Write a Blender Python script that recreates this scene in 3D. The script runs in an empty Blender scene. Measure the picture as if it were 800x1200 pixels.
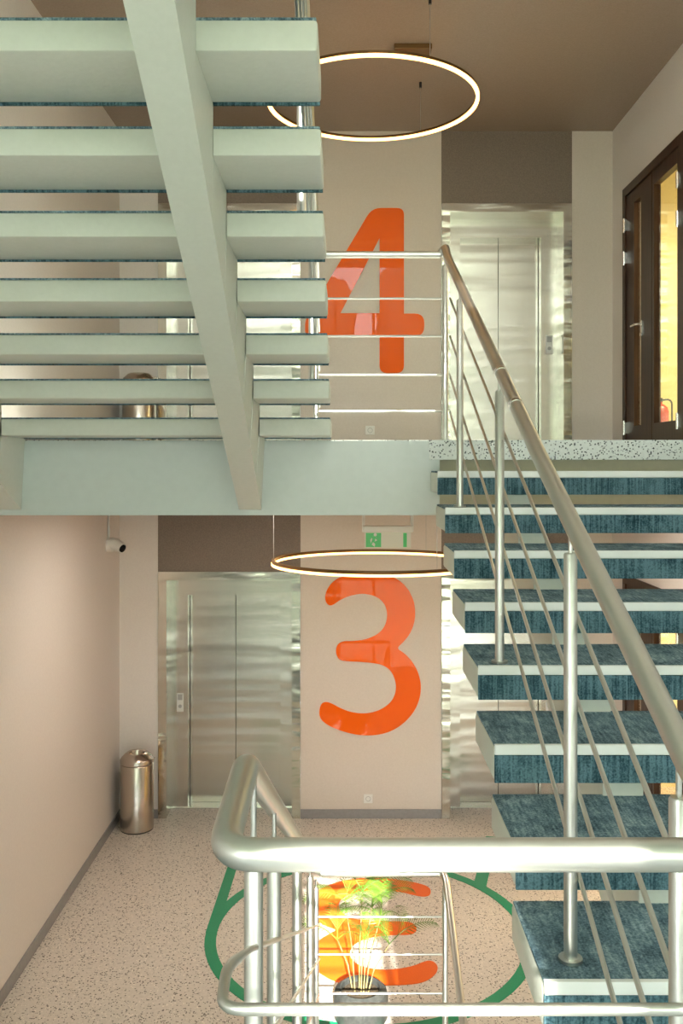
import bpy, bmesh, math, random
from mathutils import Vector, Matrix, noise
random.seed(7)
S = bpy.context.scene
COL = S.collection
PI = math.pi

# ------------------------------------------------------------------ camera
# world: x to the right, y away from the viewer, z up; level camera, focal 1060 px, floor at z = 0
EYE = 3.31
cd = bpy.data.cameras.new('camera'); cam = bpy.data.objects.new('camera', cd); COL.objects.link(cam)
cam.location = (0, 0, EYE); cam.rotation_euler = (PI/2, 0, 0)
cd.sensor_fit = 'VERTICAL'; cd.sensor_height = 36; cd.sensor_width = 24
cd.lens = 1060/1200*36
cd.shift_x = -5/1200; cd.shift_y = -55/1200
cd.clip_start = 0.05
S.camera = cam

# ------------------------------------------------------------------ sky, sun, exposure
W = bpy.data.worlds.new('sky'); S.world = W; W.use_nodes = True
nt = W.node_tree; nt.nodes.clear()
bg = nt.nodes.new('ShaderNodeBackground'); bg.inputs['Color'].default_value = (.90, .95, 1, 1); bg.inputs['Strength'].default_value = 11.5
wo = nt.nodes.new('ShaderNodeOutputWorld')
nt.links.new(bg.outputs[0], wo.inputs[0])
sd = bpy.data.lights.new('sun', 'SUN'); sd.energy = 24; sd.angle = math.radians(.55); sd.color = (1, .94, .84)
sun = bpy.data.objects.new('sun', sd); COL.objects.link(sun)
SUN_DIR = Vector((-.04, 1, -.505)).normalized()
sun.rotation_euler = SUN_DIR.to_track_quat('-Z', 'Y').to_euler(); sun.location = (0, -12, 12)
S.view_settings.view_transform = 'Standard'; S.view_settings.look = 'None'
S.view_settings.gamma = 1; S.view_settings.use_curve_mapping = False
S.view_settings.exposure = 0.72
S.cycles.max_bounces = 12; S.cycles.diffuse_bounces = 6; S.cycles.glossy_bounces = 5
S.cycles.transparent_max_bounces = 12; S.cycles.sample_clamp_indirect = 8
S.cycles.caustics_reflective = False; S.cycles.caustics_refractive = False
FACADE = -1.8
def portal(x0, x1, z0, z1):
    l = bpy.data.lights.new('window_daylight', 'AREA'); l.shape = 'RECTANGLE'; l.size = x1-x0; l.size_y = z1-z0
    l.cycles.is_portal = True
    o = bpy.data.objects.new('window_daylight', l); COL.objects.link(o)
    o.location = ((x0+x1)/2, FACADE-.12, (z0+z1)/2); o.rotation_euler = (PI/2, 0, 0)
for z0, z1 in ((-.95, 1.38), (2.5, 4.72), (5.95, 7.5)):
    portal(-2.1, 2.48, z0, z1)
def area_lamp(name, loc, sx, sy, power, color):
    l = bpy.data.lights.new(name, 'AREA'); l.shape = 'RECTANGLE'; l.size = sx; l.size_y = sy; l.energy = power; l.color = color
    o = bpy.data.objects.new(name, l); COL.objects.link(o); o.location = loc
    return o
LAMP_POWER = 75
area_lamp('corridor_lamp_light', (3.9, 7.6, 6.0), .9, .9, LAMP_POWER, (1, .80, .42))
area_lamp('corridor_lamp_light', (3.9, 7.6, 2.6), .9, .9, LAMP_POWER, (1, .72, .40))

for x in (-.9, 1.55): area_lamp('added_landing_light', (x, 6.35, 3.0), .5, .5, 10.5, (1, .91, .82))  # unseen lights added to brighten the lower landing

# ------------------------------------------------------------------ materials
def mat(name, col=(.8, .8, .8), rough=.5, metal=0, **kw):
    m = bpy.data.materials.new(name); m.use_nodes = True
    b = m.node_tree.nodes['Principled BSDF']
    b.inputs['Base Color'].default_value = (*col, 1); b.inputs['Roughness'].default_value = rough
    b.inputs['Metallic'].default_value = metal
    for k, v in kw.items(): b.inputs[k.replace('_', ' ')].default_value = v
    return m
def N(m, t, **kw):
    n = m.node_tree.nodes.new(t)
    for k, v in kw.items():
        if k in n.inputs: n.inputs[k].default_value = v
        else: setattr(n, k, v)
    return n
def L(m, a, b): m.node_tree.links.new(a, b)
def bsdf(m): return m.node_tree.nodes['Principled BSDF']
def coords(m, scale=(1, 1, 1), src='Object'):
    tc = N(m, 'ShaderNodeTexCoord'); mp = N(m, 'ShaderNodeMapping'); mp.inputs['Scale'].default_value = scale
    L(m, tc.outputs[src], mp.inputs['Vector']); return mp.outputs[0]
def bump(m, height, strength=.3, dist=.01):
    b = N(m, 'ShaderNodeBump', Strength=strength, Distance=dist); L(m, height, b.inputs['Height'])
    L(m, b.outputs[0], bsdf(m).inputs['Normal']); return b
def ramp(m, fac, stops, interp='LINEAR'):
    r = N(m, 'ShaderNodeValToRGB'); r.color_ramp.interpolation = interp
    e = r.color_ramp.elements
    while len(e) < len(stops): e.new(.5)
    for el, (p, c) in zip(e, stops): el.position = p; el.color = (*c, 1)
    L(m, fac, r.inputs[0]); return r.outputs[0]
def grained(name, c1, c2, rough, scale=40, bstr=.15, **kw):
    m = mat(name, c1, rough, **kw); v = coords(m)
    n = N(m, 'ShaderNodeTexNoise', Scale=scale, Detail=4.0); L(m, v, n.inputs['Vector'])
    L(m, ramp(m, n.outputs['Fac'], [(.35, c1), (.65, c2)]), bsdf(m).inputs['Base Color'])
    bump(m, n.outputs['Fac'], bstr, .004); return m
M = {}
M['wall'] = grained('wall_plaster', (.735, .69, .665), (.765, .72, .69), .55, 60)
M['pier'] = grained('pier_paint', (.67, .60, .535), (.70, .63, .565), .4, 60, .08)
M['dark'] = grained('taupe_paint', (.185, .145, .115), (.235, .185, .15), .5, 90, .3)
M['ceil'] = grained('ceiling_paint', (.29, .215, .165), (.33, .245, .19), .42, 90, .25)
M['conc'] = grained('pale_paint', (.69, .71, .645), (.71, .73, .665), .5, 45, .25)
M['fascia'] = grained('fascia_paint', (.63, .68, .66), (.65, .70, .68), .42, 20, .12)
M['olive'] = grained('slab_paint', (.50, .48, .36), (.53, .51, .38), .5, 30, .1)
M['landing'] = grained('grey_landing_carpet', (.44, .45, .455), (.50, .51, .515), .8, 60, .2)
M['base'] = grained('baseboard_paint', (.27, .265, .27), (.30, .295, .30), .45, 30, .1)
M['roof'] = grained('roof_paint', (.62, .60, .57), (.66, .64, .60), .6, 30, .1)
M['ygwall'] = grained('corridor_paint', (.74, .66, .36), (.78, .70, .40), .6, 30, .1)
M['white'] = mat('white_plastic', (.82, .82, .79), .35)
M['strip'] = mat('nosing_rubber', (.93, .95, .94), .4)
M['black'] = mat('black_plastic', (.02, .02, .022), .35)
M['lens'] = mat('lens_glass', (.01, .01, .012), .08)
M['grey'] = mat('button_grey', (.45, .45, .44), .4)
M['orange'] = mat('orange_acrylic', (1.0, .14, .0), .35, Coat_Weight=.4, Coat_Roughness=.015, Coat_IOR=1.45, Specular_IOR_Level=.1)
M['decal_orange'] = grained('orange_floor_vinyl', (.86, .13, .008), (.90, .15, .012), .4, 120, .05)
M['decal_green'] = grained('green_floor_vinyl', (.008, .26, .125), (.012, .30, .15), .4, 120, .05)
M['red'] = mat('red_enamel', (.55, .03, .012), .25, Coat_Weight=.6)
M['pot'] = grained('dark_stone', (.028, .030, .030), (.045, .047, .046), .4, 50, .2)
M['soil'] = grained('soil', (.03, .02, .012), (.07, .05, .03), .9, 80, .6)
M['cane'] = grained('cane', (.20, .17, .07), (.27, .21, .10), .5, 60, .2)
M['leaf'] = grained('palm_leaf', (.07, .17, .012), (.14, .25, .03), .45, 30, .1)
M['tree'] = grained('tree_foliage', (.13, .15, .10), (.22, .25, .17), .8, 3, .6)
M['bark'] = grained('bark', (.10, .07, .05), (.18, .13, .09), .9, 12, .6)
M['ground'] = grained('paved_ground', (.10, .13, .07), (.15, .17, .10), .9, 3, .2)
M['sign_green'] = mat('sign_green', (.10, .62, .22), .3, Emission_Strength=.0)
M['sign_white'] = mat('sign_white', (.74, .76, .70), .25)
M['brass'] = mat('satin_brass', (.62, .52, .36), .3, 1)
M['chrome'] = mat('chrome', (.82, .82, .80), .15, 1)
M['frame'] = mat('window_frame_paint', (.60, .61, .60), .4)
M['cable'] = mat('steel_cable', (.55, .53, .50), .35, 1)
M['lampbody'] = mat('bronze_housing', (.16, .085, .03), .35, .6)
def emit(name, col, s):
    m = mat(name, col, .4); b = bsdf(m)
    b.inputs['Emission Color'].default_value = (*col, 1); b.inputs['Emission Strength'].default_value = s; return m
M['glow'] = emit('lamp_diffuser', (1, .54, .17), 3.4)
M['corridorglow'] = emit('corridor_diffuser', (1, .85, .6), 4.0)
# wood
m = mat('dark_wood', (.035, .018, .012), .4, Specular_IOR_Level=.2); v = coords(m, (60, 60, 2))
n = N(m, 'ShaderNodeTexNoise', Scale=1.0, Detail=5.0); L(m, v, n.inputs['Vector'])
L(m, ramp(m, n.outputs['Fac'], [(.3, (.030, .014, .009)), (.7, (.075, .037, .022))]), bsdf(m).inputs['Base Color'])
bump(m, n.outputs['Fac'], .1, .003); M['wood'] = m
# steel for tubes (satin)
m = mat('satin_steel', (.64, .635, .60), .33, 1); v = coords(m, (40, 40, 40)); n = N(m, 'ShaderNodeTexNoise', Scale=12.0, Detail=2.0); L(m, v, n.inputs['Vector'])
bump(m, n.outputs['Fac'], .03, .001); M['tube'] = m
# brushed sheet with a gentle horizontal waviness
def sheet(name, col, rough, wav, zs=7.5, xs=1.1, fine=.05):
    m = mat(name, col, rough, 1)
    v = coords(m, (xs, 1.0, zs)); n = N(m, 'ShaderNodeTexNoise', Scale=1.0, Detail=1.5, Roughness=.4); L(m, v, n.inputs['Vector'])
    v2 = coords(m, (3, 3, 380)); n2 = N(m, 'ShaderNodeTexNoise', Scale=1.0, Detail=2.0); L(m, v2, n2.inputs['Vector'])
    b1 = N(m, 'ShaderNodeBump', Strength=wav, Distance=.05); L(m, n.outputs['Fac'], b1.inputs['Height'])
    b2 = N(m, 'ShaderNodeBump', Strength=fine, Distance=.002); L(m, n2.outputs['Fac'], b2.inputs['Height'])
    L(m, b1.outputs[0], b2.inputs['Normal']); L(m, b2.outputs[0], bsdf(m).inputs['Normal'])
    return m
M['sheet'] = sheet('brushed_sheet_steel', (.60, .575, .52), .22, .17, 7.0, .6)
M['jamb'] = sheet('polished_sheet_steel', (.60, .575, .51), .13, .26, 9.0, 2.0, .03)
M['binsteel'] = sheet('bin_steel', (.58, .52, .46), .25, .02)
# terrazzo
def terrazzo(name, base, base2, dark, light, scale, amt):
    m = mat(name, base, .32)
    v = coords(m); vo = N(m, 'ShaderNodeTexVoronoi', Scale=scale); L(m, v, vo.inputs['Vector'])
    sp = N(m, 'ShaderNodeSeparateColor'); L(m, vo.outputs['Color'], sp.inputs[0])
    n = N(m, 'ShaderNodeTexNoise', Scale=scale*.5, Detail=3.0); L(m, v, n.inputs['Vector'])
    c0 = ramp(m, n.outputs['Fac'], [(.35, base), (.65, base2)])
    # chip size varies by cell: cell distance below a random radius
    d = N(m, 'ShaderNodeMath', operation='LESS_THAN'); L(m, vo.outputs['Distance'], d.inputs[0])
    rr = N(m, 'ShaderNodeMath', operation='MULTIPLY'); L(m, sp.outputs[1], rr.inputs[0]); rr.inputs[1].default_value = .62
    L(m, rr.outputs[0], d.inputs[1])
    pick = ramp(m, sp.outputs[0], [(0, dark), (amt, light), (amt*1.5, base)], 'CONSTANT')
    isch = N(m, 'ShaderNodeMath', operation='LESS_THAN'); L(m, sp.outputs[0], isch.inputs[0]); isch.inputs[1].default_value = amt*1.5
    f = N(m, 'ShaderNodeMath', operation='MULTIPLY'); L(m, d.outputs[0], f.inputs[0]); L(m, isch.outputs[0], f.inputs[1])
    mx = N(m, 'ShaderNodeMix', data_type='RGBA'); L(m, f.outputs[0], mx.inputs[0]); L(m, c0, mx.inputs[6]); L(m, pick, mx.inputs[7])
    L(m, mx.outputs[2], bsdf(m).inputs['Base Color']); return m
M['terrazzo'] = terrazzo('terrazzo_floor', (.64, .585, .535), (.71, .65, .60), (.13, .11, .10), (.85, .78, .71), 90, .40)
M['terrazzo_edge'] = terrazzo('terrazzo_edge', (.70, .73, .70), (.76, .79, .76), (.035, .045, .05), (.40, .42, .42), 120, .42)
# carpet
def carpet(name, ribs):
    m = mat(name, (.06, .13, .17), .95)
    bsdf(m).inputs['Specular IOR Level'].default_value = .15
    v = coords(m); n = N(m, 'ShaderNodeTexNoise', Scale=9.0, Detail=7.0, Roughness=.75); L(m, v, n.inputs['Vector'])
    n2 = N(m, 'ShaderNodeTexNoise', Scale=170.0, Detail=2.0); L(m, v, n2.inputs['Vector'])
    v3 = coords(m, (130, 4, 4) if ribs else (110, 14, 14)); n3 = N(m, 'ShaderNodeTexNoise', Scale=1.0, Detail=2.0); L(m, v3, n3.inputs['Vector'])
    a = N(m, 'ShaderNodeMath', operation='MULTIPLY_ADD'); L(m, n3.outputs['Fac'], a.inputs[0]); a.inputs[1].default_value = .9 if ribs else .6
    L(m, n.outputs['Fac'], a.inputs[2])
    b = N(m, 'ShaderNodeMath', operation='MULTIPLY_ADD'); L(m, n2.outputs['Fac'], b.inputs[0]); b.inputs[1].default_value = .7; L(m, a.outputs[0], b.inputs[2])
    c = ramp(m, b.outputs[0], [(.0, (.015, .035, .05)), (.9, (.028, .068, .095)), (1.0, (.085, .18, .235))])
    # ramp works on 0..1, so bring the summed noise into that range
    mr = N(m, 'ShaderNodeMapRange'); mr.inputs['From Min'].default_value = .65; mr.inputs['From Max'].default_value = 1.65
    L(m, b.outputs[0], mr.inputs['Value'])
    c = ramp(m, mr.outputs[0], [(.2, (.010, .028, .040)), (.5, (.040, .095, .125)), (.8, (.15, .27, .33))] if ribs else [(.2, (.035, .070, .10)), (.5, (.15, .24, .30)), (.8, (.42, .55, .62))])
    L(m, c, bsdf(m).inputs['Base Color'])
    bump(m, b.outputs[0], .8, .006); return m
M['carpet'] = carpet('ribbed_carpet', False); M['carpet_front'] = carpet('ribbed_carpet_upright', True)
# glass: thin pane, clear to shadow rays by its own transparency
m = bpy.data.materials.new('clear_glass'); m.use_nodes = True; t = m.node_tree; t.nodes.clear()
o_ = t.nodes.new('ShaderNodeOutputMaterial'); tr = t.nodes.new('ShaderNodeBsdfTransparent'); tr.inputs[0].default_value = (.95, .97, .95, 1)
gl = t.nodes.new('ShaderNodeBsdfGlossy'); gl.inputs['Roughness'].default_value = .01
lw = t.nodes.new('ShaderNodeLayerWeight'); lw.inputs['Blend'].default_value = .5
pw = t.nodes.new('ShaderNodeMath'); pw.operation = 'POWER'; pw.inputs[1].default_value = 5; t.links.new(lw.outputs['Facing'], pw.inputs[0])
fr = t.nodes.new('ShaderNodeMath'); fr.operation = 'MULTIPLY_ADD'; fr.inputs[1].default_value = .95; fr.inputs[2].default_value = .04; t.links.new(pw.outputs[0], fr.inputs[0]); mx = t.nodes.new('ShaderNodeMixShader')
t.links.new(fr.outputs[0], mx.inputs[0]); t.links.new(tr.outputs[0], mx.inputs[1]); t.links.new(gl.outputs[0], mx.inputs[2]); t.links.new(mx.outputs[0], o_.inputs[0])
M['glass'] = m

# ------------------------------------------------------------------ helpers
def finish(name, bm, m, parent=None, smooth=False, origin=None):
    me = bpy.data.meshes.new(name)
    bmesh.ops.recalc_face_normals(bm, faces=bm.faces)
    if origin is not None: bmesh.ops.translate(bm, verts=bm.verts, vec=-Vector(origin))
    bm.to_mesh(me); bm.free()
    for x in (m if isinstance(m, (list, tuple)) else [m]): me.materials.append(x)
    if smooth:
        for p in me.polygons: p.use_smooth = True
        me.set_sharp_from_angle(angle=math.radians(40))
    o = bpy.data.objects.new(name, me); COL.objects.link(o)
    if origin is not None: o.location = origin
    if parent is not None: o.parent = parent
    return o
def box(bm, x0, x1, y0, y1, z0, z1, bev=0, mi=0):
    vs = [bm.verts.new(p) for p in ((x0,y0,z0),(x1,y0,z0),(x1,y1,z0),(x0,y1,z0),(x0,y0,z1),(x1,y0,z1),(x1,y1,z1),(x0,y1,z1))]
    fs = [bm.faces.new([vs[i] for i in q]) for q in ((0,3,2,1),(4,5,6,7),(0,1,5,4),(1,2,6,5),(2,3,7,6),(3,0,4,7))]
    for f in fs: f.material_index = mi
    if bev:
        es = {e for f in fs for e in f.edges}
        bmesh.ops.bevel(bm, geom=list(es), offset=bev, segments=2, affect='EDGES', profile=.5)
    return fs
def boxes(name, m, parent, *bs, bev=0, **kw):
    bm = bmesh.new()
    for b in bs: box(bm, *b, bev=bev)
    return finish(name, bm, m, parent, **kw)
def prism(bm, prof, axis, a, b):
    """closed profile (list of 2D points) extruded along axis from a to b; 'x': points are (y,z)"""
    f = {'x': lambda p, t: (t, p[0], p[1]), 'y': lambda p, t: (p[0], t, p[1]), 'z': lambda p, t: (p[0], p[1], t)}[axis]
    A = [bm.verts.new(f(p, a)) for p in prof]; B = [bm.verts.new(f(p, b)) for p in prof]
    n = len(prof)
    for i in range(n): bm.faces.new((A[i], A[(i+1) % n], B[(i+1) % n], B[i]))
    bm.faces.new(A); bm.faces.new(B[::-1])
def fillet(pts, r, seg=6):
    pts = [Vector(p) for p in pts]; out = [pts[0]]
    for i in range(1, len(pts)-1):
        p, a, b = pts[i], pts[i-1], pts[i+1]
        rr = min(r if not isinstance(r, (list, tuple)) else r[i], (a-p).length*.48, (b-p).length*.48)
        s, e = p+(a-p).normalized()*rr, p+(b-p).normalized()*rr
        for k in range(seg+1):
            t = k/seg; out.append(s*(1-t)**2 + p*2*t*(1-t) + e*t*t)
    out.append(pts[-1]); return out
def tube(bm, pts, r, seg=14, cap=True):
    pts = [Vector(p) for p in pts]; rings = []
    if callable(r): r = [r(p) for p in pts]
    d0 = (pts[1]-pts[0]).normalized(); u = d0.orthogonal().normalized()
    for i, p in enumerate(pts):
        a = pts[max(i-1, 0)]; b = pts[min(i+1, len(pts)-1)]
        d = (b-a).normalized(); u = (u-d*u.dot(d)).normalized(); w = d.cross(u)
        rr = r[i] if isinstance(r, (list, tuple)) else r
        rings.append([bm.verts.new(p+(u*math.cos(2*PI*k/seg)+w*math.sin(2*PI*k/seg))*rr) for k in range(seg)])
    for A, B in zip(rings, rings[1:]):
        for k in range(seg): bm.faces.new((A[k], A[(k+1) % seg], B[(k+1) % seg], B[k]))
    if cap: bm.faces.new(rings[0][::-1]); bm.faces.new(rings[-1])
def lathe(bm, prof, cx, cy, seg=32):
    rings = []
    for r, z in prof:
        if r < 1e-5: rings.append([bm.verts.new((cx, cy, z))])
        else: rings.append([bm.verts.new((cx+r*math.cos(2*PI*k/seg), cy+r*math.sin(2*PI*k/seg), z)) for k in range(seg)])
    for A, B in zip(rings, rings[1:]):
        for k in range(seg):
            a = [A[k % len(A)], A[(k+1) % seg % len(A)], B[(k+1) % seg % len(B)], B[k % len(B)]]
            q = []
            for v in a:
                if v not in q: q.append(v)
            if len(q) > 2: bm.faces.new(q)
def empty(name, label, cat, loc=(0, 0, 0), group=None):
    o = bpy.data.objects.new(name, None); COL.objects.link(o); o.location = loc
    o['label'] = label; o['category'] = cat
    if group: o['group'] = group
    return o
def tag(o, label, cat, group=None):
    o['label'] = label; o['category'] = cat
    if group: o['group'] = group
    return o
def struct(name, m, *bs, parent=None, bev=0, kind=True):
    o = boxes(name, m, parent, *bs, bev=bev)
    if kind and parent is None: o['kind'] = 'structure'
    return o
def unparented_at(o, root):
    """parent keeping the world place (root has only a location)"""
    o.parent = root; o.location = Vector(o.location)-Vector(root.location)
    return o
def child(name, bm, m, root, smooth=False):
    """mesh drawn in world coordinates, hung under root with root's place as origin"""
    bmesh.ops.translate(bm, verts=bm.verts, vec=-root_loc(root))
    return finish(name, bm, m, root, smooth)
def root_loc(o):
    v = Vector((0, 0, 0))
    while o is not None: v += Vector(o.location); o = o.parent
    return v
def cbox(name, m, root, *bs, bev=0, smooth=False):
    bm = bmesh.new()
    for b in bs: box(bm, *b, bev=bev)
    return child(name, bm, m, root, smooth)

# ------------------------------------------------------------------ the setting
XL, XR = -2.12, 2.5           # side walls
DW = 8.48                     # front plane of the lift wall
H4 = 3.45                     # upper storey floor
HL = 1.725                    # half landing the viewer stands on
HU = 5.05                     # next half landing up
EDGE = 5.05                   # landing edge
TOPC = 6.44                   # upper ceiling
ROOF = 8.6
ZB = -1.9
bm = bmesh.new(); box(bm, XL, XR, EDGE, 9.1, -.11, 0)
finish('floor', bm, M['terrazzo'])['kind'] = 'structure'
o = struct('trim_1', M['fascia'], (XL, XR, EDGE+.04, 9.1, -.42, -.111))
# upper landing: terrazzo slab, pale edge beam, ceiling beneath
struct('floor.001', M['terrazzo_edge'], (XL, .466, EDGE+.03, 9.1, H4-.11, H4), (.466, XR, EDGE, 9.1, H4-.11, H4))
struct('trim_2', M['fascia'], (XL, .465, EDGE, EDGE+.029, H4-.111, H4-.004), (XL, .524, EDGE, EDGE+.25, 3.03, H4-.111))
struct('trim_3', M['olive'], (.525, XR, EDGE+.10, EDGE+.25, 3.03, H4-.111))
struct('ceiling', M['ceil'], (XL, XR, EDGE+.251, 9.1, 3.03, H4-.111))
struct('ceiling.001', M['ceil'], (XL, XR, EDGE, 9.1, TOPC, TOPC+.45))
# half landings in front of / above the viewer
struct('floor.002', M['landing'], (XL, XR, FACADE, 1.83, HL-.05, HL))
struct('trim_4', M['conc'], (XL, XR, FACADE, 1.80, HL-.34, HL-.051))
struct('floor.003', M['conc'], (XL, XR, FACADE, 1.83, HU-.30, HU+.05))
struct('floor.004', M['terrazzo'], (XL, XR, FACADE, 9.1, ZB-.1, ZB))  # unseen, added to keep sky light from leaking up the well
struct('wall_leak_stop', M['wall'], (XL, XR, EDGE+.08, EDGE+.2, ZB, -.421))  # unseen, added to shut out light below the landing edge
# walls
wl = struct('wall_left', M['wall'], (XL-.2, XL, FACADE, 9.3, ZB, ROOF))
struct('baseboard_left', M['base'], (XL, XL+.012, EDGE, DW, 0, .085))
struct('baseboard_left.001', M['base'], (XL, XL+.012, EDGE+.04, DW, H4, H4+.085))
DY0, DY1, DH = 5.9, 8.13, 2.33       # doorway in the right wall
struct('wall_right', M['wall'], (XR, XR+.16, FACADE, DY0, ZB, ROOF), (XR, XR+.16, DY1, 9.3, ZB, ROOF),
       (XR, XR+.16, DY0, DY1, ZB, 0), (XR, XR+.16, DY0, DY1, DH, H4), (XR, XR+.16, DY0, DY1, H4+DH, ROOF))
struct('baseboard_right', M['base'], (XR-.012, XR, DY1+.02, DW, 0, .085), (XR-.012, XR, EDGE, DY0-.02, 0, .085))
struct('baseboard_right.001', M['base'], (XR-.012, XR, DY1+.02, DW, H4, H4+.085))
LX0, LX1 = -1.76, -.424      # left lift opening
RX0, RX1 = .896, 2.12        # right lift opening
LH = 2.31
struct('wall_back', M['wall'], (XL, LX0, DW, 9.3, 0, 3.03), (XL, LX0, DW, 9.3, H4, TOPC))
struct('wall_back.002', M['pier'], (RX1, XR, DW, 9.3, 0, 3.03), (RX1, XR, DW, 9.3, H4, TOPC))
struct('wall_back.001', M['pier'], (LX1, RX0, DW, 9.3, 0, 3.03), (LX1, RX0, DW, 9.3, H4, TOPC))
struct('trim_6', M['dark'], (LX0, LX1, DW, 9.3, LH, 3.03)); struct('trim_7', M['dark'], (RX0, RX1, DW, 9.3, LH, 3.03))
struct('trim_8', M['dark'], (LX0, LX1, DW, 9.3, H4+LH, TOPC)); struct('trim_9', M['dark'], (RX0, RX1, DW, 9.3, H4+LH, TOPC))
for i, z in enumerate((0, H4)):
    struct('baseboard_back' + ('.001' if i else ''), M['base'], (LX1, RX0, DW-.012, DW, z, z+.085), (XL+.012, LX0, DW-.012, DW, z, z+.085), (RX1, XR-.012, DW-.012, DW, z, z+.085))
struct('roof', M['roof'], (XL-.2, XR+.16, FACADE-.3, EDGE, ROOF, ROOF+.2), (XL-.2, XR+.16, EDGE, 9.3, TOPC+.45, ROOF+.2))
# window front behind the viewer
WZ = ((-.95, 1.38), (2.5, 4.72), (5.95, 7.5))
fb = [(XL-.2, XR+.16, FACADE-.3, FACADE, ZB, WZ[0][0])]
fb += [(XL-.2, XR+.16, FACADE-.3, FACADE, WZ[0][1], WZ[1][0]), (XL-.2, XR+.16, FACADE-.3, FACADE, WZ[1][1], WZ[2][0]), (XL-.2, XR+.16, FACADE-.3, FACADE, WZ[2][1], ROOF)]
struct('wall_front', M['wall'], *fb)
for i, (z0, z1) in enumerate(WZ):
    r = struct(f'window_{i+1}', M['frame'], (XL, XR, FACADE-.2, FACADE-.13, z0, z0+.06), (XL, XR, FACADE-.2, FACADE-.13, z1-.06, z1))
    xs = [XL, -.62, .58, 1.55, XR]
    for x in xs: cbox('mullion', M['frame'], r, (max(XL, x-.03), min(XR, x+.03), FACADE-.2, FACADE-.13, z0+.06, z1-.06))
    for a, b in zip(xs, xs[1:]): cbox('pane', M['glass'], r, (a+.03, b-.03, FACADE-.168, FACADE-.160, z0+.06, z1-.06))
struct('outdoor_ground', M['ground'], (-60, 60, -90, FACADE-.31, -7.2, -7))
# rooms beyond the right-hand doors
for k, z in enumerate((0, H4)):
    x0, x1, y0, y1, h = XR+.16, 5.6, 5.0, 9.3, 2.95
    struct('wall_corridor' + ('.001' if k else ''), M['ygwall'], (x1, x1+.1, y0, y1, z, z+h), (x0, x1, y0-.1, y0, z, z+h), (x0, x1, y1, y1+.1, z, z+h))
    struct('floor_corridor' + ('.001' if k else ''), M['terrazzo'], (x0, x1, y0, y1, z-.1, z))
    struct('ceiling_corridor' + ('.001' if k else ''), M['roof'], (x0, x1, y0, y1, z+h, z+h+.1))
    t = tag(boxes('ceiling_lamp', M['corridorglow'], None, (3.4, 4.4, 7.1, 8.1, z+h-.1, z+h)), f'square ceiling lamp in the corridor behind the {"upper" if k else "lower"} wooden door', 'lamp', 'corridor lamps')

# ------------------------------------------------------------------ lifts
def lift(x0, x1, z, label, call_left):
    t = empty('elevator_entrance', label, 'elevator door', ((x0+x1)/2, DW, z), 'lift doors')
    F, P, LF = DW-.012, DW+.25, DW+.38      # architrave face, portal plane, leaf plane
    a = .078; p = .155; q = .125
    pl, pr = (p, q) if call_left else (q, p)
    top = z+LH
    for s in (0, 1):
        xa, xb = (x0, x0+a) if s == 0 else (x1-a, x1)
        cbox('jamb', M['jamb'], t, (xa, xb, F, P, z, top))
    cbox('head', M['jamb'], t, (x0+a, x1-a, F, P, top-.08, top))
    l0, l1 = x0+a+pl, x1-a-pr
    cbox('side_panel', M['sheet'], t, (x0+a, l0, P, LF+.05, z, z+2.23))
    cbox('side_panel', M['sheet'], t, (l1, x1-a, P, LF+.05, z, z+2.23))
    cbox('transom', M['sheet'], t, (l0, l1, P, LF+.05, z+2.055, z+2.23))
    mid = (l0+l1)/2
    cbox('leaf', M['sheet'], t, (l0+.005, mid-.003, LF, LF+.04, z+.012, z+2.055))
    cbox('leaf', M['sheet'], t, (mid+.003, l1-.005, LF, LF+.04, z+.012, z+2.055))
    cbox('sill', M['chrome'], t, (x0+a, x1-a, P-.02, LF+.05, z, z+.010))
    cbox('shaft_wall', M['black'], t, (x0+a, x1-a, LF+.06, LF+.10, z, top))
    cx = x0+a+pl*.53 if call_left else x1-a-pr*.5
    c = cbox('call_panel', M['white'], t, (cx-.033, cx+.033, P-.008, P, z+.93, z+1.11), bev=.003)
    cbox('display', M['grey'], c, (cx-.022, cx+.022, P-.011, P-.008, z+1.045, z+1.10))
    bm = bmesh.new(); tube(bm, [(cx, P-.008, z+.985), (cx, P-.014, z+.985)], .017, 16); child('button', bm, M['grey'], c, True)
lift(LX0+.003, LX1-.003, 0, 'brushed steel lift doors beside the big orange 3, behind the tall steel bin', True)
lift(RX0+.003, RX1-.003, 0, 'steel lift doors mostly hidden behind the carpeted stair treads', False)
lift(LX0+.003, LX1-.003, H4, 'bright steel lift doors glimpsed between the pale stair treads seen from below', True)
lift(RX0+.003, RX1-.003, H4, 'steel lift doors with wavy reflections right of the orange 4', False)

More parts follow.
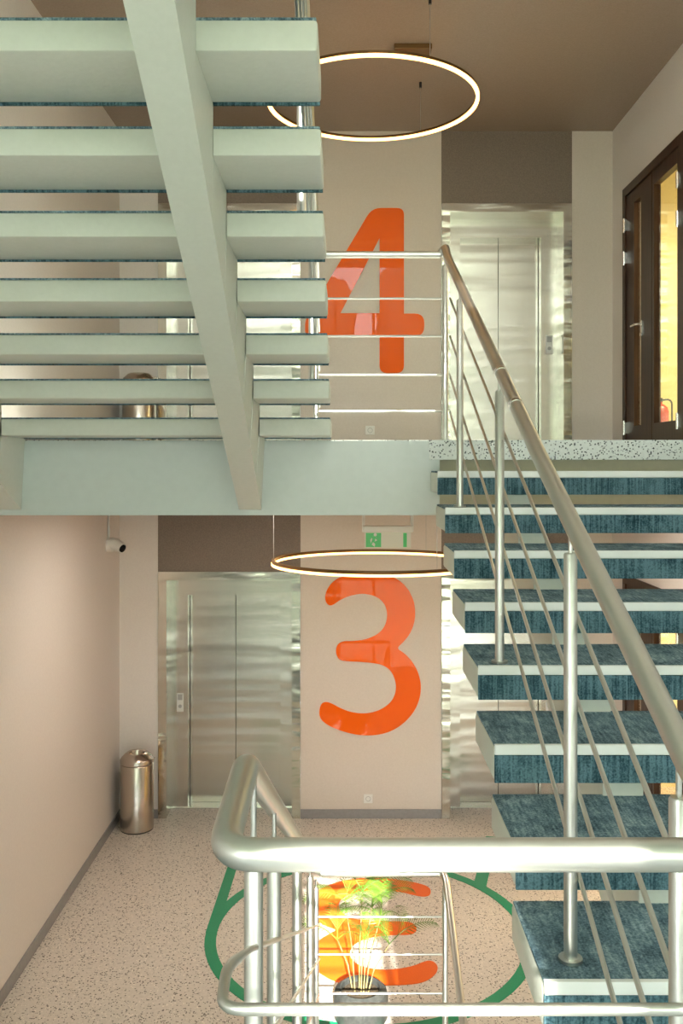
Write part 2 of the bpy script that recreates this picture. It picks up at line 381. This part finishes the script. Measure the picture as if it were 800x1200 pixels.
# ------------------------------------------------------------------ wooden double doors
def double_door(n, z):
    y0, y1, top = DY0, DY1, z+DH
    xf = XR-.015
    r = boxes(f'door_{n}', M['wood'], None, (xf, XR+.10, y1-.07, y1, z, top), (xf, XR+.10, y0, y0+.07, z, top),
              (xf, XR+.10, y0+.07, y1-.07, top-.075, top), (xf, XR+.10, 6.66, 6.76, z, top-.075))
    r['kind'] = 'structure'
    def leaf(a, b, sa, sb, hinge_y, handle_y):
        lf = boxes('door_leaf', M['wood'], r, (XR, XR+.055, a, a+sa, z+.008, top-.08), (XR, XR+.055, b-sb, b, z+.008, top-.08),
                   (XR, XR+.055, a+sa, b-sb, top-.19, top-.08), (XR, XR+.055, a+sa, b-sb, z+.008, z+.20))
        boxes('pane', M['glass'], lf, (XR+.022, XR+.030, a+sa, b-sb, z+.20, top-.19))
        for hz in (.19, 1.70, 1.99):
            bm = bmesh.new(); tube(bm, [(XR-.022, hinge_y, z+hz-.062), (XR-.022, hinge_y, z+hz+.062)], .012, 12)
            box(bm, XR-.024, XR, hinge_y-.028, hinge_y-.004, z+hz-.05, z+hz+.05); box(bm, XR-.024, XR, hinge_y+.004, hinge_y+.03, z+hz-.02, z+hz+.05)
            finish('hinge', bm, M['chrome'], lf, True)
        if handle_y:
            h = bmesh.new(); hz = z+1.05; sgn = 1
            for xa, xb in ((XR, XR-.055), (XR+.055, XR+.11)):
                tube(h, fillet([(xa, handle_y, hz), (xb, handle_y, hz), (xb, handle_y+.12*sgn, hz)], .02), .009, 10)
            box(h, XR-.008, XR, handle_y-.018, handle_y+.018, hz-.10, hz+.03)
            finish('handle', h, M['chrome'], lf, True)
            k = bmesh.new(); tube(k, [(XR, handle_y, hz-.085), (XR-.014, handle_y, hz-.085)], .016, 12); finish('lock', k, M['chrome'], lf, True)
    leaf(7.40, 8.055, .27, .21, 8.06, 7.64)
    leaf(6.765, 7.39, .06, .05, 6.765, None)
    boxes('pane', M['glass'], r, (XR+.022, XR+.030, y0+.07, 6.66, z+.01, top-.075))
double_door(1, H4); double_door(2, 0)

# ------------------------------------------------------------------ stairs
R = .1725; G = .36; TD = .41; TT = .115
def tread_parts(root, x0, x1, y0, y1, ztop, nose, tt):
    t = cbox('tread', M['conc'], root, (x0, x1, y0+(.008 if nose < 0 else 0), y1-(.008 if nose > 0 else 0), ztop-tt, ztop-.007), bev=.010, smooth=True)
    e = .004
    cbox('carpet', M['carpet'], t, (x0+e, x1-e, y0+.004, y1-.004, ztop-.008, ztop), bev=.002)
    yf = (y0, y0+.010) if nose < 0 else (y1-.010, y1)
    cbox('carpet_front', M['carpet_front'], t, (x0+e, x1-e, yf[0], yf[1], ztop-tt-.006, ztop-.034))
    yn = (y0-.003, y0+.012) if nose < 0 else (y1-.012, y1+.003)
    cbox('nosing', M['strip'], t, (x0+e, x1-e, yn[0], yn[1], ztop-.031, ztop+.0015), bev=.002)
def flight_down(name, label, x0, x1, ztop, stringers):
    """treads whose noses face the viewer, rising away; ztop is the landing above"""
    root = empty(name, label, 'stairs', ((x0+x1)/2, EDGE, ztop), 'stair flights')
    ys = []
    for n in range(1, 10):
        y0 = 4.69-G*(n-1); y1 = y0+(TD if n > 1 else .355); ys.append((y0, y1, ztop-R*n))
        tread_parts(root, x0, x1, y0, y1, ztop-R*n, -1, TT)
    for sx0, sx1 in stringers:
        prof = []
        for y0, y1, z in ys:      # from the top tread down to the lowest
            b = z-TT-.001; prof += [(y0+G+.03 if y0+G+.03 < EDGE-.02 else EDGE-.02, b), (y0+.03, b)]
        zl = ys[-1][2]
        prof += [(1.81, zl-TT-.05), (1.81, HL-.30), (2.0, HL-.34), (EDGE-.02, ztop-.42)]
        bm = bmesh.new(); prism(bm, prof, 'x', sx0, sx1); child('stringer', bm, M['conc'], root)
    return root
flight_down('stair_flight', 'blue carpeted open stair treads with white nosings climbing to the upper landing', .472, XR-.02, H4, ((.83, .96), (2.0, 2.13)))
def flight_up(name, label, x0, x1, zbase, r, tt, lo, hi, near0, g, td):
    """treads seen from behind and below, rising toward the viewer"""
    root = empty(name, label, 'stairs', ((x0+x1)/2, EDGE, zbase), 'stair flights')
    ts = []
    for k in range(1, 10):
        y0 = near0-g*(k-1); y1 = min(y0+td, EDGE-.005); z = zbase+lo+r*(k-1)
        ts.append((y0, y1, z)); tread_parts(root, x0, x1, y0, y1, z, 1, tt)
    for sx in hi:
        # sx: (top left, top right, bottom left far, bottom right far, bottom left near, bottom right near)
        top = []
        for y0, y1, z in ts: top += [(min(y0+g, y1), z-tt-.002), (y0, z-tt-.002)]
        yn = ts[-1][0]-.02
        def bot(y): return zbase-.39+.472*(EDGE-y)
        bm = bmesh.new(); lt, lb, rt, rb = [], [], [], []
        def mixx(a, b, y): t = (EDGE-y)/(EDGE-2.165); return a+(b-a)*t
        pts = [(EDGE-.002, ts[0][2]-tt-.002)]+[q for q in top if q[0] < EDGE-.01]+[(yn, ts[-1][2]-tt-.002)]
        for y, z in pts:
            dx = mixx(0, sx[6], y); lt.append(bm.verts.new((sx[0]+dx, y, z))); rt.append(bm.verts.new((sx[1]+dx, y, z)))
            zb = min(bot(y), z-.02)
            lb.append(bm.verts.new((mixx(sx[2], sx[4], y), y, zb))); rb.append(bm.verts.new((mixx(sx[3], sx[5], y), y, zb)))
        for i in range(len(pts)-1):
            def quad(*v):
                u = []
                for w in v:
                    if all((w.co-q.co).length > 1e-6 for q in u): u.append(w)
                if len(u) > 2: bm.faces.new(u)
            quad(lt[i], lt[i+1], rt[i+1], rt[i])
            same = abs(pts[i][0]-pts[i+1][0]) < 1e-6
            if not same:
                quad(lb[i], rb[i], rb[i+1], lb[i+1])
            quad(lt[i], lb[i], lb[i+1], lt[i+1]); quad(rt[i], rt[i+1], rb[i+1], rb[i])
        bm.faces.new((lt[0], rt[0], rb[0], lb[0])); bm.faces.new((lt[-1], lb[-1], rb[-1], rt[-1]))
        bmesh.ops.remove_doubles(bm, verts=bm.verts, dist=1e-5)
        child('stringer', bm, M['conc'], root)
    return root
flight_up('stair_flight', 'pale stair flight overhead at upper left, seen from below between its open treads', XL+.01, -.078, H4, .166, .096, .107,
          ((-.58, -.452, -.595, -.471, -.533, -.409, .042), (-1.92, -1.79, -1.935, -1.81, -1.875, -1.75, .042)), 4.69, .364, .37)
flight_up('stair_flight', 'lower carpeted flight dropping away below the front handrail, out of the frame', XL+.01, -.078, 0, R, .115, R,
          ((-.56, -.432, -.56, -.45, -.56, -.432, 0), (-1.93, -1.80, -1.92, -1.80, -1.95, -1.80, 0)), 4.66, .36, .40)

# ------------------------------------------------------------------ railings
PR = .0235
XA, XB = -.168, .5625
RODS = (-.247, -.46, -.68, -.885)
def post(root, x, y, z0, ztop, zrail, r=.017):
    bm = bmesh.new(); tube(bm, [(x, y, z0+.004), (x, y, ztop-.004), (x, y, ztop)], [r, r, r*.85], 16)
    p = child('post', bm, M['tube'], root, True)
    bm = bmesh.new(); tube(bm, [(x, y, ztop-.01), (x, y, zrail-PR*.7)], .0055, 10); child('pin', bm, M['tube'], p, True)
    bm = bmesh.new(); tube(bm, [(x, y, z0), (x, y, z0+.008)], r*1.75, 18); child('base_plate', bm, M['tube'], p, True)
def pipe(root, name, pts, r, rad=.08, seg=18, m='tube'):
    bm = bmesh.new(); tube(bm, fillet(pts, rad), r, seg); return child(name, bm, M[m], root, True)
def zr(y): return 3.165+.472*(y-2.265)
# right flight and front guard
t = empty('stair_railing', 'long sloping steel handrail with posts and cables up the right-hand stairs', 'railing', (XB, 3.3, 2.6), 'steel stair railings')
pipe(t, 'handrail', [(XB+.02, 1.40, 2.765), (XB+.014, 1.49, 2.795), (XB, 2.6, zr(2.6)), (XB, 5.0, zr(5.0)), (XB, 5.12, zr(5.12)+.03), (XB-.03, 5.14, 4.503)], PR, .05)
for y, n in ((4.46, 2), (3.31, 5), (2.265, 8)): post(t, XB, y, H4-R*n, zr(y)-.075, zr(y))
post(t, .567, 1.54, HL, 2.745, 2.825)
for o_ in RODS:
    pipe(t, 'rod', [(XB+.022, 1.55, zr(1.55)+o_+.0), (XB+.022, 5.08, zr(5.08)+o_)], .0062, .02, 8)
for y in (3.28, 2.99):  # bright chrome rings stand in for bands of sun, no pipe joints here
    bm = bmesh.new(); c = Vector((XB, y, zr(y))); d = Vector((0, 1, .472)).normalized()*.009
    tube(bm, [c-d, c+d], PR+.0012, 20); child('sun_glint_ring', bm, M['chrome'], t, True)
# front guard + descending handrail of the lower flight
t = empty('guard_railing', 'thick bright steel handrail across the foreground, turning down at its left end', 'railing', (.2, 1.3, HL), 'steel stair railings')
def zl(y): return 2.80-.497*(y-1.56)
pipe(t, 'handrail', [(XB+.02, 1.42, 2.772), (XB+.02, 1.38, 2.76), (XB+.02, 1.30, 2.75), (XA-.010, 1.30, 2.75), (XA-.006, 1.58, 2.785), (XA, 5.02, zl(5.02)), (XA, 5.12, 1.03), (XA+.03, 5.14, 1.0)], .0235, [0, .03, .05, .055, .03, .04, .03, 0], 24)
post(t, XA+.005, 1.60, HL, 2.60, 2.77)
def za(k): return R*k
post(t, XA, 2.12, za(8), zl(2.12)-.085, zl(2.12)); post(t, XA, 3.12, za(5), zl(3.12)-.085, zl(3.12)); post(t, XA, 4.25, za(2), zl(4.25)-.085, zl(4.25))
for o_ in RODS:
    pipe(t, 'rod', [(.62, 1.30, 2.75+o_*.9), (XA-.012, 1.30, 2.75+o_*.9), (XA-.016, 1.40, 2.755+o_*.9), (XA+.01, 1.50, zl(1.50)+o_*.9-.10), (XA+.02, 5.08, zl(5.08)+o_*.9-.10)], (lambda p: .0088 if p.y < 1.45 else .0056), [0, .035, .03, .02, 0], 10)
# landing guards between the two flights
for z, nm in ((H4, 'short level steel guard rail before the orange 4 on the upper landing'), (0, 'short level steel guard rail before the palm on the lower landing')):
    t = empty('guard_railing', nm, 'railing', ((XA+XB)/2, 5.1, z), 'steel stair railings')
    pts = [(XA+.03, 5.12, z+1.05), (XB-.03, 5.12, z+1.05)]
    if z == 0: pts = [(XA+.03, 5.12, 1.0), (XB-.01, 5.12, 1.0), (XB, 5.06, .985), (XB, 3.6, .985-.472*1.46)]
    pipe(t, 'handrail', pts, PR*.86, .06)
    for x in (XA, XB): post(t, x, 5.12, z, z+(1.05 if z else .98)-.06, z+(1.05 if z else .98))
    for o_ in RODS: pipe(t, 'rod', [(XA, 5.12, z+(1.05 if z else 1.0)+o_), (XB, 5.12, z+(1.05 if z else 1.0)+o_)], .0062, .02, 8)
# upper left flight
t = empty('stair_railing', 'steel railing behind the pale overhead treads at upper left', 'railing', (XA, 3.4, H4), 'steel stair railings')
def zc(y): return 4.50+.456*(5.1-y)
pipe(t, 'handrail', [(XA+.03, 5.14, 4.5), (XA, 5.10, 4.5), (XA, 5.0, zc(5.0)), (XA, 1.5, zc(1.5))], PR, .04)
for k, y in ((2, 4.50), (5, 3.42), (8, 2.32)): post(t, XA, y, H4+.107+.166*(k-1), zc(y)-.07, zc(y))
for o_ in RODS: pipe(t, 'rod', [(XA+.02, 5.06, zc(5.06)+o_), (XA+.02, 1.6, zc(1.6)+o_)], .0062, .02, 8)

# ------------------------------------------------------------------ big numerals
def outline_mesh(name, loops, depth, m, to3, parent=None, bev=0):
    cu = bpy.data.curves.new(name, 'CURVE'); cu.dimensions = '2D'; cu.fill_mode = 'BOTH'; cu.extrude = depth/2
    for lp in loops:
        s = cu.splines.new('POLY'); s.points.add(len(lp)-1); s.use_cyclic_u = True
        for p, (a, b) in zip(s.points, lp): p.co = (a, b, 0, 1)
    o = bpy.data.objects.new(name, cu); COL.objects.link(o)
    me = bpy.data.meshes.new_from_object(o.evaluated_get(bpy.context.evaluated_depsgraph_get()))
    bpy.data.objects.remove(o); bpy.data.curves.remove(cu)
    me.transform(to3); me.name = name; me.materials.clear(); me.materials.append(m)
    o = bpy.data.objects.new(name, me); COL.objects.link(o)
    if parent: o.parent = parent
    return o
def smooth_loop(pts, it=2):
    for _ in range(it):
        q = []
        for a, b in zip(pts, pts[1:]+pts[:1]):
            q += [(a[0]*.75+b[0]*.25, a[1]*.75+b[1]*.25), (a[0]*.25+b[0]*.75, a[1]*.25+b[1]*.75)]
        pts = q
    return pts
S_W = 1060/(DW-.012)
def wallpt(px, py): return ((px-405)/S_W, EYE-(py-545)/S_W)
three = [(148,305),(150,270),(172,233),(205,207),(255,197),(320,195),(385,195),(435,202),(475,226),(507,262),(527,308),(534,358),(527,408),(508,450),(482,482),(452,509),
         (488,530),(524,570),(549,620),(558,672),(551,726),(530,775),(495,818),(447,854),(392,875),(320,882),(250,871),(190,851),(143,826),(124,800),(124,768),(132,744),(152,736),(178,744),
         (216,766),(265,783),(320,788),(372,777),(413,754),(441,722),(452,680),(446,640),(430,606),(403,583),(363,572),(300,566),(226,563),(203,553),(193,523),(199,494),(221,478),
         (270,478),(320,471),(360,456),(391,433),(409,400),(414,360),(404,322),(378,294),(342,279),(300,275),(250,285),(210,303),(186,322),(164,328)]
three = [(340+x*.275, 620+y*.275) for x, y in three]
def rounded(pts, r):
    v = fillet([(*pts[-1], 0)]+[(*p, 0) for p in pts]+[(*pts[0], 0)], r, 5)
    return [(p.x, p.y) for p in v[1:-1]]
four_o = [(336,105),(503,105),(503,655),(609,655),(609,772),(503,772),(503,965),(376,965),(376,772),(-12,772),(-12,690)]
four_h = [(376,262),(376,653),(172,653)]
four_o = [(360+x*.225, 220+y*.225) for x, y in rounded(four_o, [0, 48, 36, 3, 50, 50, 3, 40, 40, 3, 30, 30, 0])]
four_h = [(360+x*.225, 220+y*.225) for x, y in four_h]
up = Matrix(((1, 0, 0, 0), (0, 0, -1, 0), (0, 1, 0, 0), (0, 0, 0, 1)))
def wall_numeral(loops, label):
    cx, cz = wallpt(sum(p[0] for p in loops[0])/len(loops[0]), sum(p[1] for p in loops[0])/len(loops[0]))
    L3 = [[(wallpt(*p)[0]-cx, wallpt(*p)[1]-cz) for p in lp] for lp in loops]
    o = outline_mesh('wall_numeral', L3, .010, M['orange'], up)
    o.location = (cx, DW-.0055, cz); tag(o, label, 'number')
wall_numeral([smooth_loop(three)], 'large glossy orange number 3 on the lower grey pier between lifts')
wall_numeral([four_o, four_h], 'large glossy orange number 4 on the upper grey pier between lifts')
# floor numeral: the same 3 turned to face the lifts
xs = [p[0] for p in three]; ys_ = [p[1] for p in three]
mx_, my_ = (min(xs)+max(xs))/2, (min(ys_)+max(ys_))/2
k = 1.50/(max(ys_)-min(ys_))
lp = [(-(x-mx_)*k*1.0, (y-my_)*k) for x, y in smooth_loop(three)]
o = outline_mesh('floor_numeral', [lp], .003, M['decal_orange'], Matrix.Identity(4)); o.location = (.185, 6.50, .0025)
tag(o, 'orange number 3 laid flat on the terrazzo floor beside the palm', 'number')
# green ring with two tangent strokes
def annulus(r0, r1, n=72): return [[(r*math.cos(2*PI*i/n), r*math.sin(2*PI*i/n)) for i in range(n)] for r in (r0, r1)]
ring_c = (.165, 6.42); rr = 1.115
t = outline_mesh('floor_ring', annulus(rr-.04, rr+.04), .003, M['decal_green'], Matrix.Identity(4)); t.location = (*ring_c, .0025)
tag(t, 'green ring line on the terrazzo floor around the orange 3', 'floor marking')
def strip(name, a, b, w, parent):
    a, b = Vector((*a, 0)), Vector((*b, 0)); d = (b-a).normalized(); n = Vector((-d.y, d.x, 0))*w/2
    lp = [(a+n).to_2d(), (b+n).to_2d(), (b-n).to_2d(), (a-n).to_2d()]
    o = outline_mesh(name, [[(p.x-ring_c[0], p.y-ring_c[1]) for p in lp]], .0036, M['decal_green'], Matrix.Identity(4), parent); return o
strip('tangent_line', (-.952, 6.40), (-.93, 7.62), .08, t)
strip('tangent_line', (1.05, 7.1), (1.30, 8.05), .10, t)

# ------------------------------------------------------------------ ring lamps
def ring_lamp(cx, cy, z, ceil, label):
    t = empty('ring_lamp', label, 'lamp', (cx, cy, z), 'ring lamps')
    r = .775; n = 96
    def band(prof, m, name):
        bm = bmesh.new(); rings = []
        for a, h in prof: rings.append([bm.verts.new(((r+a)*math.cos(2*PI*i/n), (r+a)*math.sin(2*PI*i/n), h)) for i in range(n)])
        for j in range(len(prof)):
            A, B = rings[j], rings[(j+1) % len(prof)]
            for i in range(n): bm.faces.new((A[i], A[(i+1) % n], B[(i+1) % n], B[i]))
        return finish(name, bm, m, t, True)
    band([(-.010, 0), (.010, 0), (.010, .024), (-.010, .024)], M['lampbody'], 'housing')
    band([(-.0125, -.016), (.0125, -.016), (.0125, .002), (-.0125, .002)], M['glow'], 'diffuser')
    for a in (-62, 58, 178):
        x, y = r*math.cos(math.radians(a)), r*math.sin(math.radians(a))
        bm = bmesh.new(); tube(bm, [(x, y, .024), (x, y, ceil-z)], .0022, 6); c = finish('cable', bm, M['cable'], t)
        bm = bmesh.new(); tube(bm, [(x, y, ceil-z-.045), (x, y, ceil-z)], .011, 12); finish('cable_grip', bm, M['black'], c)
    b = bmesh.new(); box(b, .16, .44, -.03, .12, ceil-z-.04, ceil-z, bev=.004); finish('canopy', b, M['lampbody'], t)
ring_lamp(.20, 6.74, 6.02, TOPC, 'glowing ring lamp hanging under the top ceiling by the orange 4')
ring_lamp(.24, 6.68, 2.594, 3.03, 'thin glowing ring lamp hanging just above the orange 3')

for x, w in ((-.9, 'left'), (1.55, 'right')):  # unseen lamp panels, added to go with the extra landing lights
    t = tag(boxes('ceiling_lamp', M['corridorglow'], None, (x-.28, x+.28, 6.07, 6.63, 3.008, 3.03), bev=.004), f'added unseen square lamp under the lower ceiling, before the {w} lift doors', 'lamp', 'added landing lamps')

# ------------------------------------------------------------------ exit sign
sx0, sx1, sy = .118, .460, 6.23
def zs(py): return EYE-(py-545)/170.1
t = empty('exit_sign', 'green and white emergency exit sign hanging under the ceiling edge', 'sign', ((sx0+sx1)/2, sy, zs(623)))
cbox('housing', M['white'], t, (sx0-.002, sx1+.002, sy-.03, sy+.03, zs(623.5), zs(616)), bev=.004)
for x in (sx0+.004, sx1-.004): cbox('bracket', M['white'], t, (x-.010, x+.010, sy-.012, sy+.012, zs(623), 3.03))
p = cbox('sign_panel', M['sign_white'], t, (sx0+.012, sx1-.012, sy-.005, sy+.005, zs(642), zs(623.5)))
def flat(name, loops, m, parent):
    o = outline_mesh(name, loops, .002, m, up); o.location = Vector((0, sy-.0062, 0))-root_loc(parent); o.parent = parent; return o
a0, a1, b0, b1 = sx0+.020, sx0+.125, zs(641), zs(624.5)
flat('pictogram_field', [[(a0, b0), (a1, b0), (a1, b1), (a0, b1)]], M['sign_green'], t)
def man(cx, cz, s):
    pts = [(-.1,.30),(.12,.32),(.28,.12),(.40,.16),(.42,.08),(.26,.02),(.14,.14),(.08,-.06),(.24,-.20),(.18,-.44),(.08,-.42),(.12,-.22),(-.04,-.10),(-.12,-.28),(-.36,-.30),(-.36,-.22),(-.18,-.20),(-.08,.10),(-.12,.20),(-.22,.04),(-.30,.08)]
    return [(cx+x*s, cz+z*s) for x, z in pts]
o = flat('running_figure', [man((a0+a1)/2, (b0+b1)/2-.004, .10), [((a0+a1)/2+.012+.011*math.cos(i*PI/8), (b0+b1)/2+.037+.011*math.sin(i*PI/8)) for i in range(16)]], M['sign_white'], t)
o.location.y -= .0022
flat('green_bar', [[(sx1-.065, b0), (sx1-.040, b0), (sx1-.040, b1), (sx1-.065, b1)]], M['sign_green'], t)

# ------------------------------------------------------------------ bins, camera, sockets
def waste_bin(cx, cy, z, label):
    t = empty('waste_bin', label, 'bin', (cx, cy, z), 'steel waste bins')
    r = .150; h = .60
    bm = bmesh.new(); lathe(bm, [(0, .012), (r, .012), (r+.001, h-.006), (r-.004, h), (0, h)], 0, 0, 40); finish('body', bm, M['binsteel'], t, True)
    bm = bmesh.new(); lathe(bm, [(0, 0), (r-.004, 0), (r-.002, .014), (0, .014)], 0, 0, 40); finish('foot_ring', bm, M['black'], t, True)
    bm = bmesh.new(); lathe(bm, [(r-.012, h-.002), (r+.002, h+.006), (r+.003, h+.032), (r-.008, h+.052), (.105, h+.088), (.088, h+.098), (.070, h+.092), (.045, h+.02), (0, h+.018)], 0, 0, 40); l = finish('lid', bm, M['binsteel'], t, True)
    bm = bmesh.new(); tube(bm, [(r-.03, -.02, h+.058), (r+.012, -.03, h+.050)], .012, 10); finish('lid_catch', bm, M['chrome'], l, True)
waste_bin(-1.90, 8.24, 0, 'tall round steel waste bin in the corner of the lower floor')
waste_bin(-1.885, 8.26, H4, 'steel waste bin on the upper floor, half hidden behind pale treads')
t = empty('security_camera', 'small white security camera on the left wall near the ceiling', 'camera', (XL, 8.05, 2.60))
bm = bmesh.new(); tube(bm, [(XL, 8.05, 2.60), (XL+.05, 8.05, 2.60)], .062, 24); child('mount', bm, M['white'], t, True)
bm = bmesh.new(); tube(bm, [(XL+.03, 8.05, 2.61), (XL+.085, 8.02, 2.605), (XL+.15, 7.98, 2.575)], [.058, .056, .042], 24); c = child('housing', bm, M['white'], t, True)
bm = bmesh.new(); tube(bm, [(XL+.149, 7.981, 2.576), (XL+.156, 7.977, 2.573)], .036, 20); child('lens', bm, M['lens'], c, True)
bm = bmesh.new(); tube(bm, [(XL+.012, 8.05, 2.66), (XL+.012, 8.05, 3.03)], .010, 8); child('conduit', bm, M['frame'], t)
for i, z in enumerate((0, H4)):
    px = .21 if i == 0 else .228
    t = empty('wall_socket', 'white wall socket on the upper pier, just above the pale slab edge' if i else 'white wall socket on the lower pier, just above the grey skirting', 'socket', (px, DW-.012, z+.185), 'wall sockets')
    zz = z+.185
    cbox('face_plate', M['white'], t, (px-.042, px+.042, DW-.012, DW, zz-.042, zz+.042), bev=.003)
    bm = bmesh.new(); lathe(bm, [(.024, 0), (.021, .002), (.018, -.006), (0, -.006)], 0, 0, 20)
    bmesh.ops.rotate(bm, verts=bm.verts, matrix=Matrix.Rotation(PI/2, 3, 'X')); bmesh.ops.translate(bm, verts=bm.verts, vec=(px, DW-.0135, zz))
    child('recess', bm, M['grey'], t, True)
# fire extinguisher behind the glazed door
ex, ey = 2.93, 8.44
t = empty('fire_extinguisher', 'red fire extinguisher behind the glass of the dark wooden door', 'fire extinguisher', (ex, ey, H4))
bm = bmesh.new(); lathe(bm, [(0, 0), (.075, 0), (.08, .012), (.08, .36), (.07, .395), (.035, .425), (.022, .43), (.022, .45), (0, .45)], ex, ey, 28); bmesh.ops.translate(bm, verts=bm.verts, vec=(0, 0, H4)); child('cylinder', bm, M['red'], t, True)
bm = bmesh.new(); box(bm, ex-.02, ex+.02, ey-.02, ey+.02, H4+.45, H4+.485); tube(bm, [(ex-.01, ey, H4+.48), (ex-.09, ey, H4+.53)], .008, 8); tube(bm, [(ex-.01, ey, H4+.46), (ex-.08, ey, H4+.475)], .007, 8); child('valve', bm, M['black'], t, True)
bm = bmesh.new(); tube(bm, fillet([(ex, ey, H4+.465), (ex+.11, ey, H4+.475), (ex+.115, ey, H4+.10)], .05), .009, 8); child('hose', bm, M['black'], t, True)

# ------------------------------------------------------------------ palm
px, py = .09, 5.42
t = empty('potted_palm', 'slender potted palm in a dark round planter behind the lower guard rail', 'plant', (px, py, 0))
bm = bmesh.new(); lathe(bm, [(0, 0), (.150, 0), (.163, .02), (.165, .13), (.155, .165), (.125, .185), (.115, .18), (.112, .15), (0, .15)], px, py, 40); child('pot', bm, M['pot'], t, True)
bm = bmesh.new(); lathe(bm, [(0, .158), (.06, .156), (.1125, .152), (.1125, .14), (0, .14)], px, py, 24); child('soil', bm, M['soil'], t, True)
def frond(base, tip, sag, n, ll):
    base, tip = Vector(base), Vector(tip); bm = bmesh.new()
    mid = (base+tip)/2+Vector((0, 0, sag)); P = [base*(1-u)**2+mid*2*u*(1-u)+tip*u*u for u in [i/12 for i in range(13)]]
    tube(bm, P, [.0035*(1-i/15) for i in range(13)], 5)
    side = (tip-base).cross(Vector((0, 0, 1))).normalized()
    for i in range(n):
        u = .18+.80*i/(n-1); p = base*(1-u)**2+mid*2*u*(1-u)+tip*u*u
        d = ((mid-base)*(1-u)+(tip-mid)*u).normalized(); l = ll*math.sin(PI*min(1, .25+u*.75))**.7+.03
        for sg in (-1, 1):
            out = (side*sg*.75+d*.75+Vector((0, 0, .25))).normalized(); q = p+out*l*.5; e = p+out*l+Vector((0, 0, -.35*l))
            w = d*.0032
            v = [bm.verts.new(c) for c in (p-w*.5, p+w*.5, q+w, e, q-w)]
            bm.faces.new((v[0], v[1], v[2], v[4])); bm.faces.new((v[4], v[2], v[3]))
    f = child('frond', bm, M['leaf'], t); f['kind'] = 'stuff' if False else 'thing'; del f['kind']
stems = [(-.035, 0, .55, -.06), (-.01, .02, .60, .02), (.015, -.02, .52, .05), (.03, .02, .44, .09), (.0, -.035, .34, .02), (-.05, .03, .30, -.09), (.04, -.02, .30, .13)]
for i, (dx, dy, h, lean) in enumerate(stems):
    top = (px+dx+lean, py+dy, .15+h)
    bm = bmesh.new(); tube(bm, [(px+dx, py+dy, .145), (px+dx+lean*.3, py+dy, .15+h*.5), top], [.0045, .004, .003], 8); child('cane', bm, M['cane'], t, True)
    for j in range(4 if i < 4 else 3):
        a = random.uniform(-1.0, 1.0)+j*2.1+i; ln = random.uniform(.20, .30)
        frond(top, (top[0]+math.cos(a)*ln, top[1]+math.sin(a)*ln*.8, top[2]+random.uniform(.02, .16)), .09, 15, .12)

# ------------------------------------------------------------------ trees outside the window front (they shade the sun)
def blob_tree(x, y, w, d, z0, z1, seed, label):
    t = empty('tree', label, 'tree', (x, y, -7), 'trees outside the window front')
    bm = bmesh.new(); bmesh.ops.create_icosphere(bm, subdivisions=5, radius=1)
    for v in bm.verts:
        n = v.co.normalized(); k = 1+.05*noise.noise(n*2.3+Vector((seed, 0, 0)))+.05*noise.noise(n*7+Vector((0, seed, 0)))
        s = Vector((max(-1, min(1, n.x*1.35)), max(-1, min(1, n.y*1.35)), max(-1, min(1, n.z*1.35))))
        v.co = Vector((s.x*w/2*k, s.y*d/2*k, s.z*(z1-z0)/2*k+(z0+z1)/2+7))
    finish('crown', bm, M['tree'], t, True)
    bm = bmesh.new(); tube(bm, [(0, 0, 0), (.1, 0, 4), (0, 0, z0+8.5)], [.28, .2, .12], 12); finish('trunk', bm, M['bark'], t, True)
blob_tree(-2.12, -8, 4.6, 3, 2.0, 8.3, 1.3, 'leafy tree outside the windows, left of the sunny gap')
blob_tree(3.17, -8, 4.6, 3, 2.4, 8.6, 5.7, 'leafy tree outside the windows, right of the sunny gap')
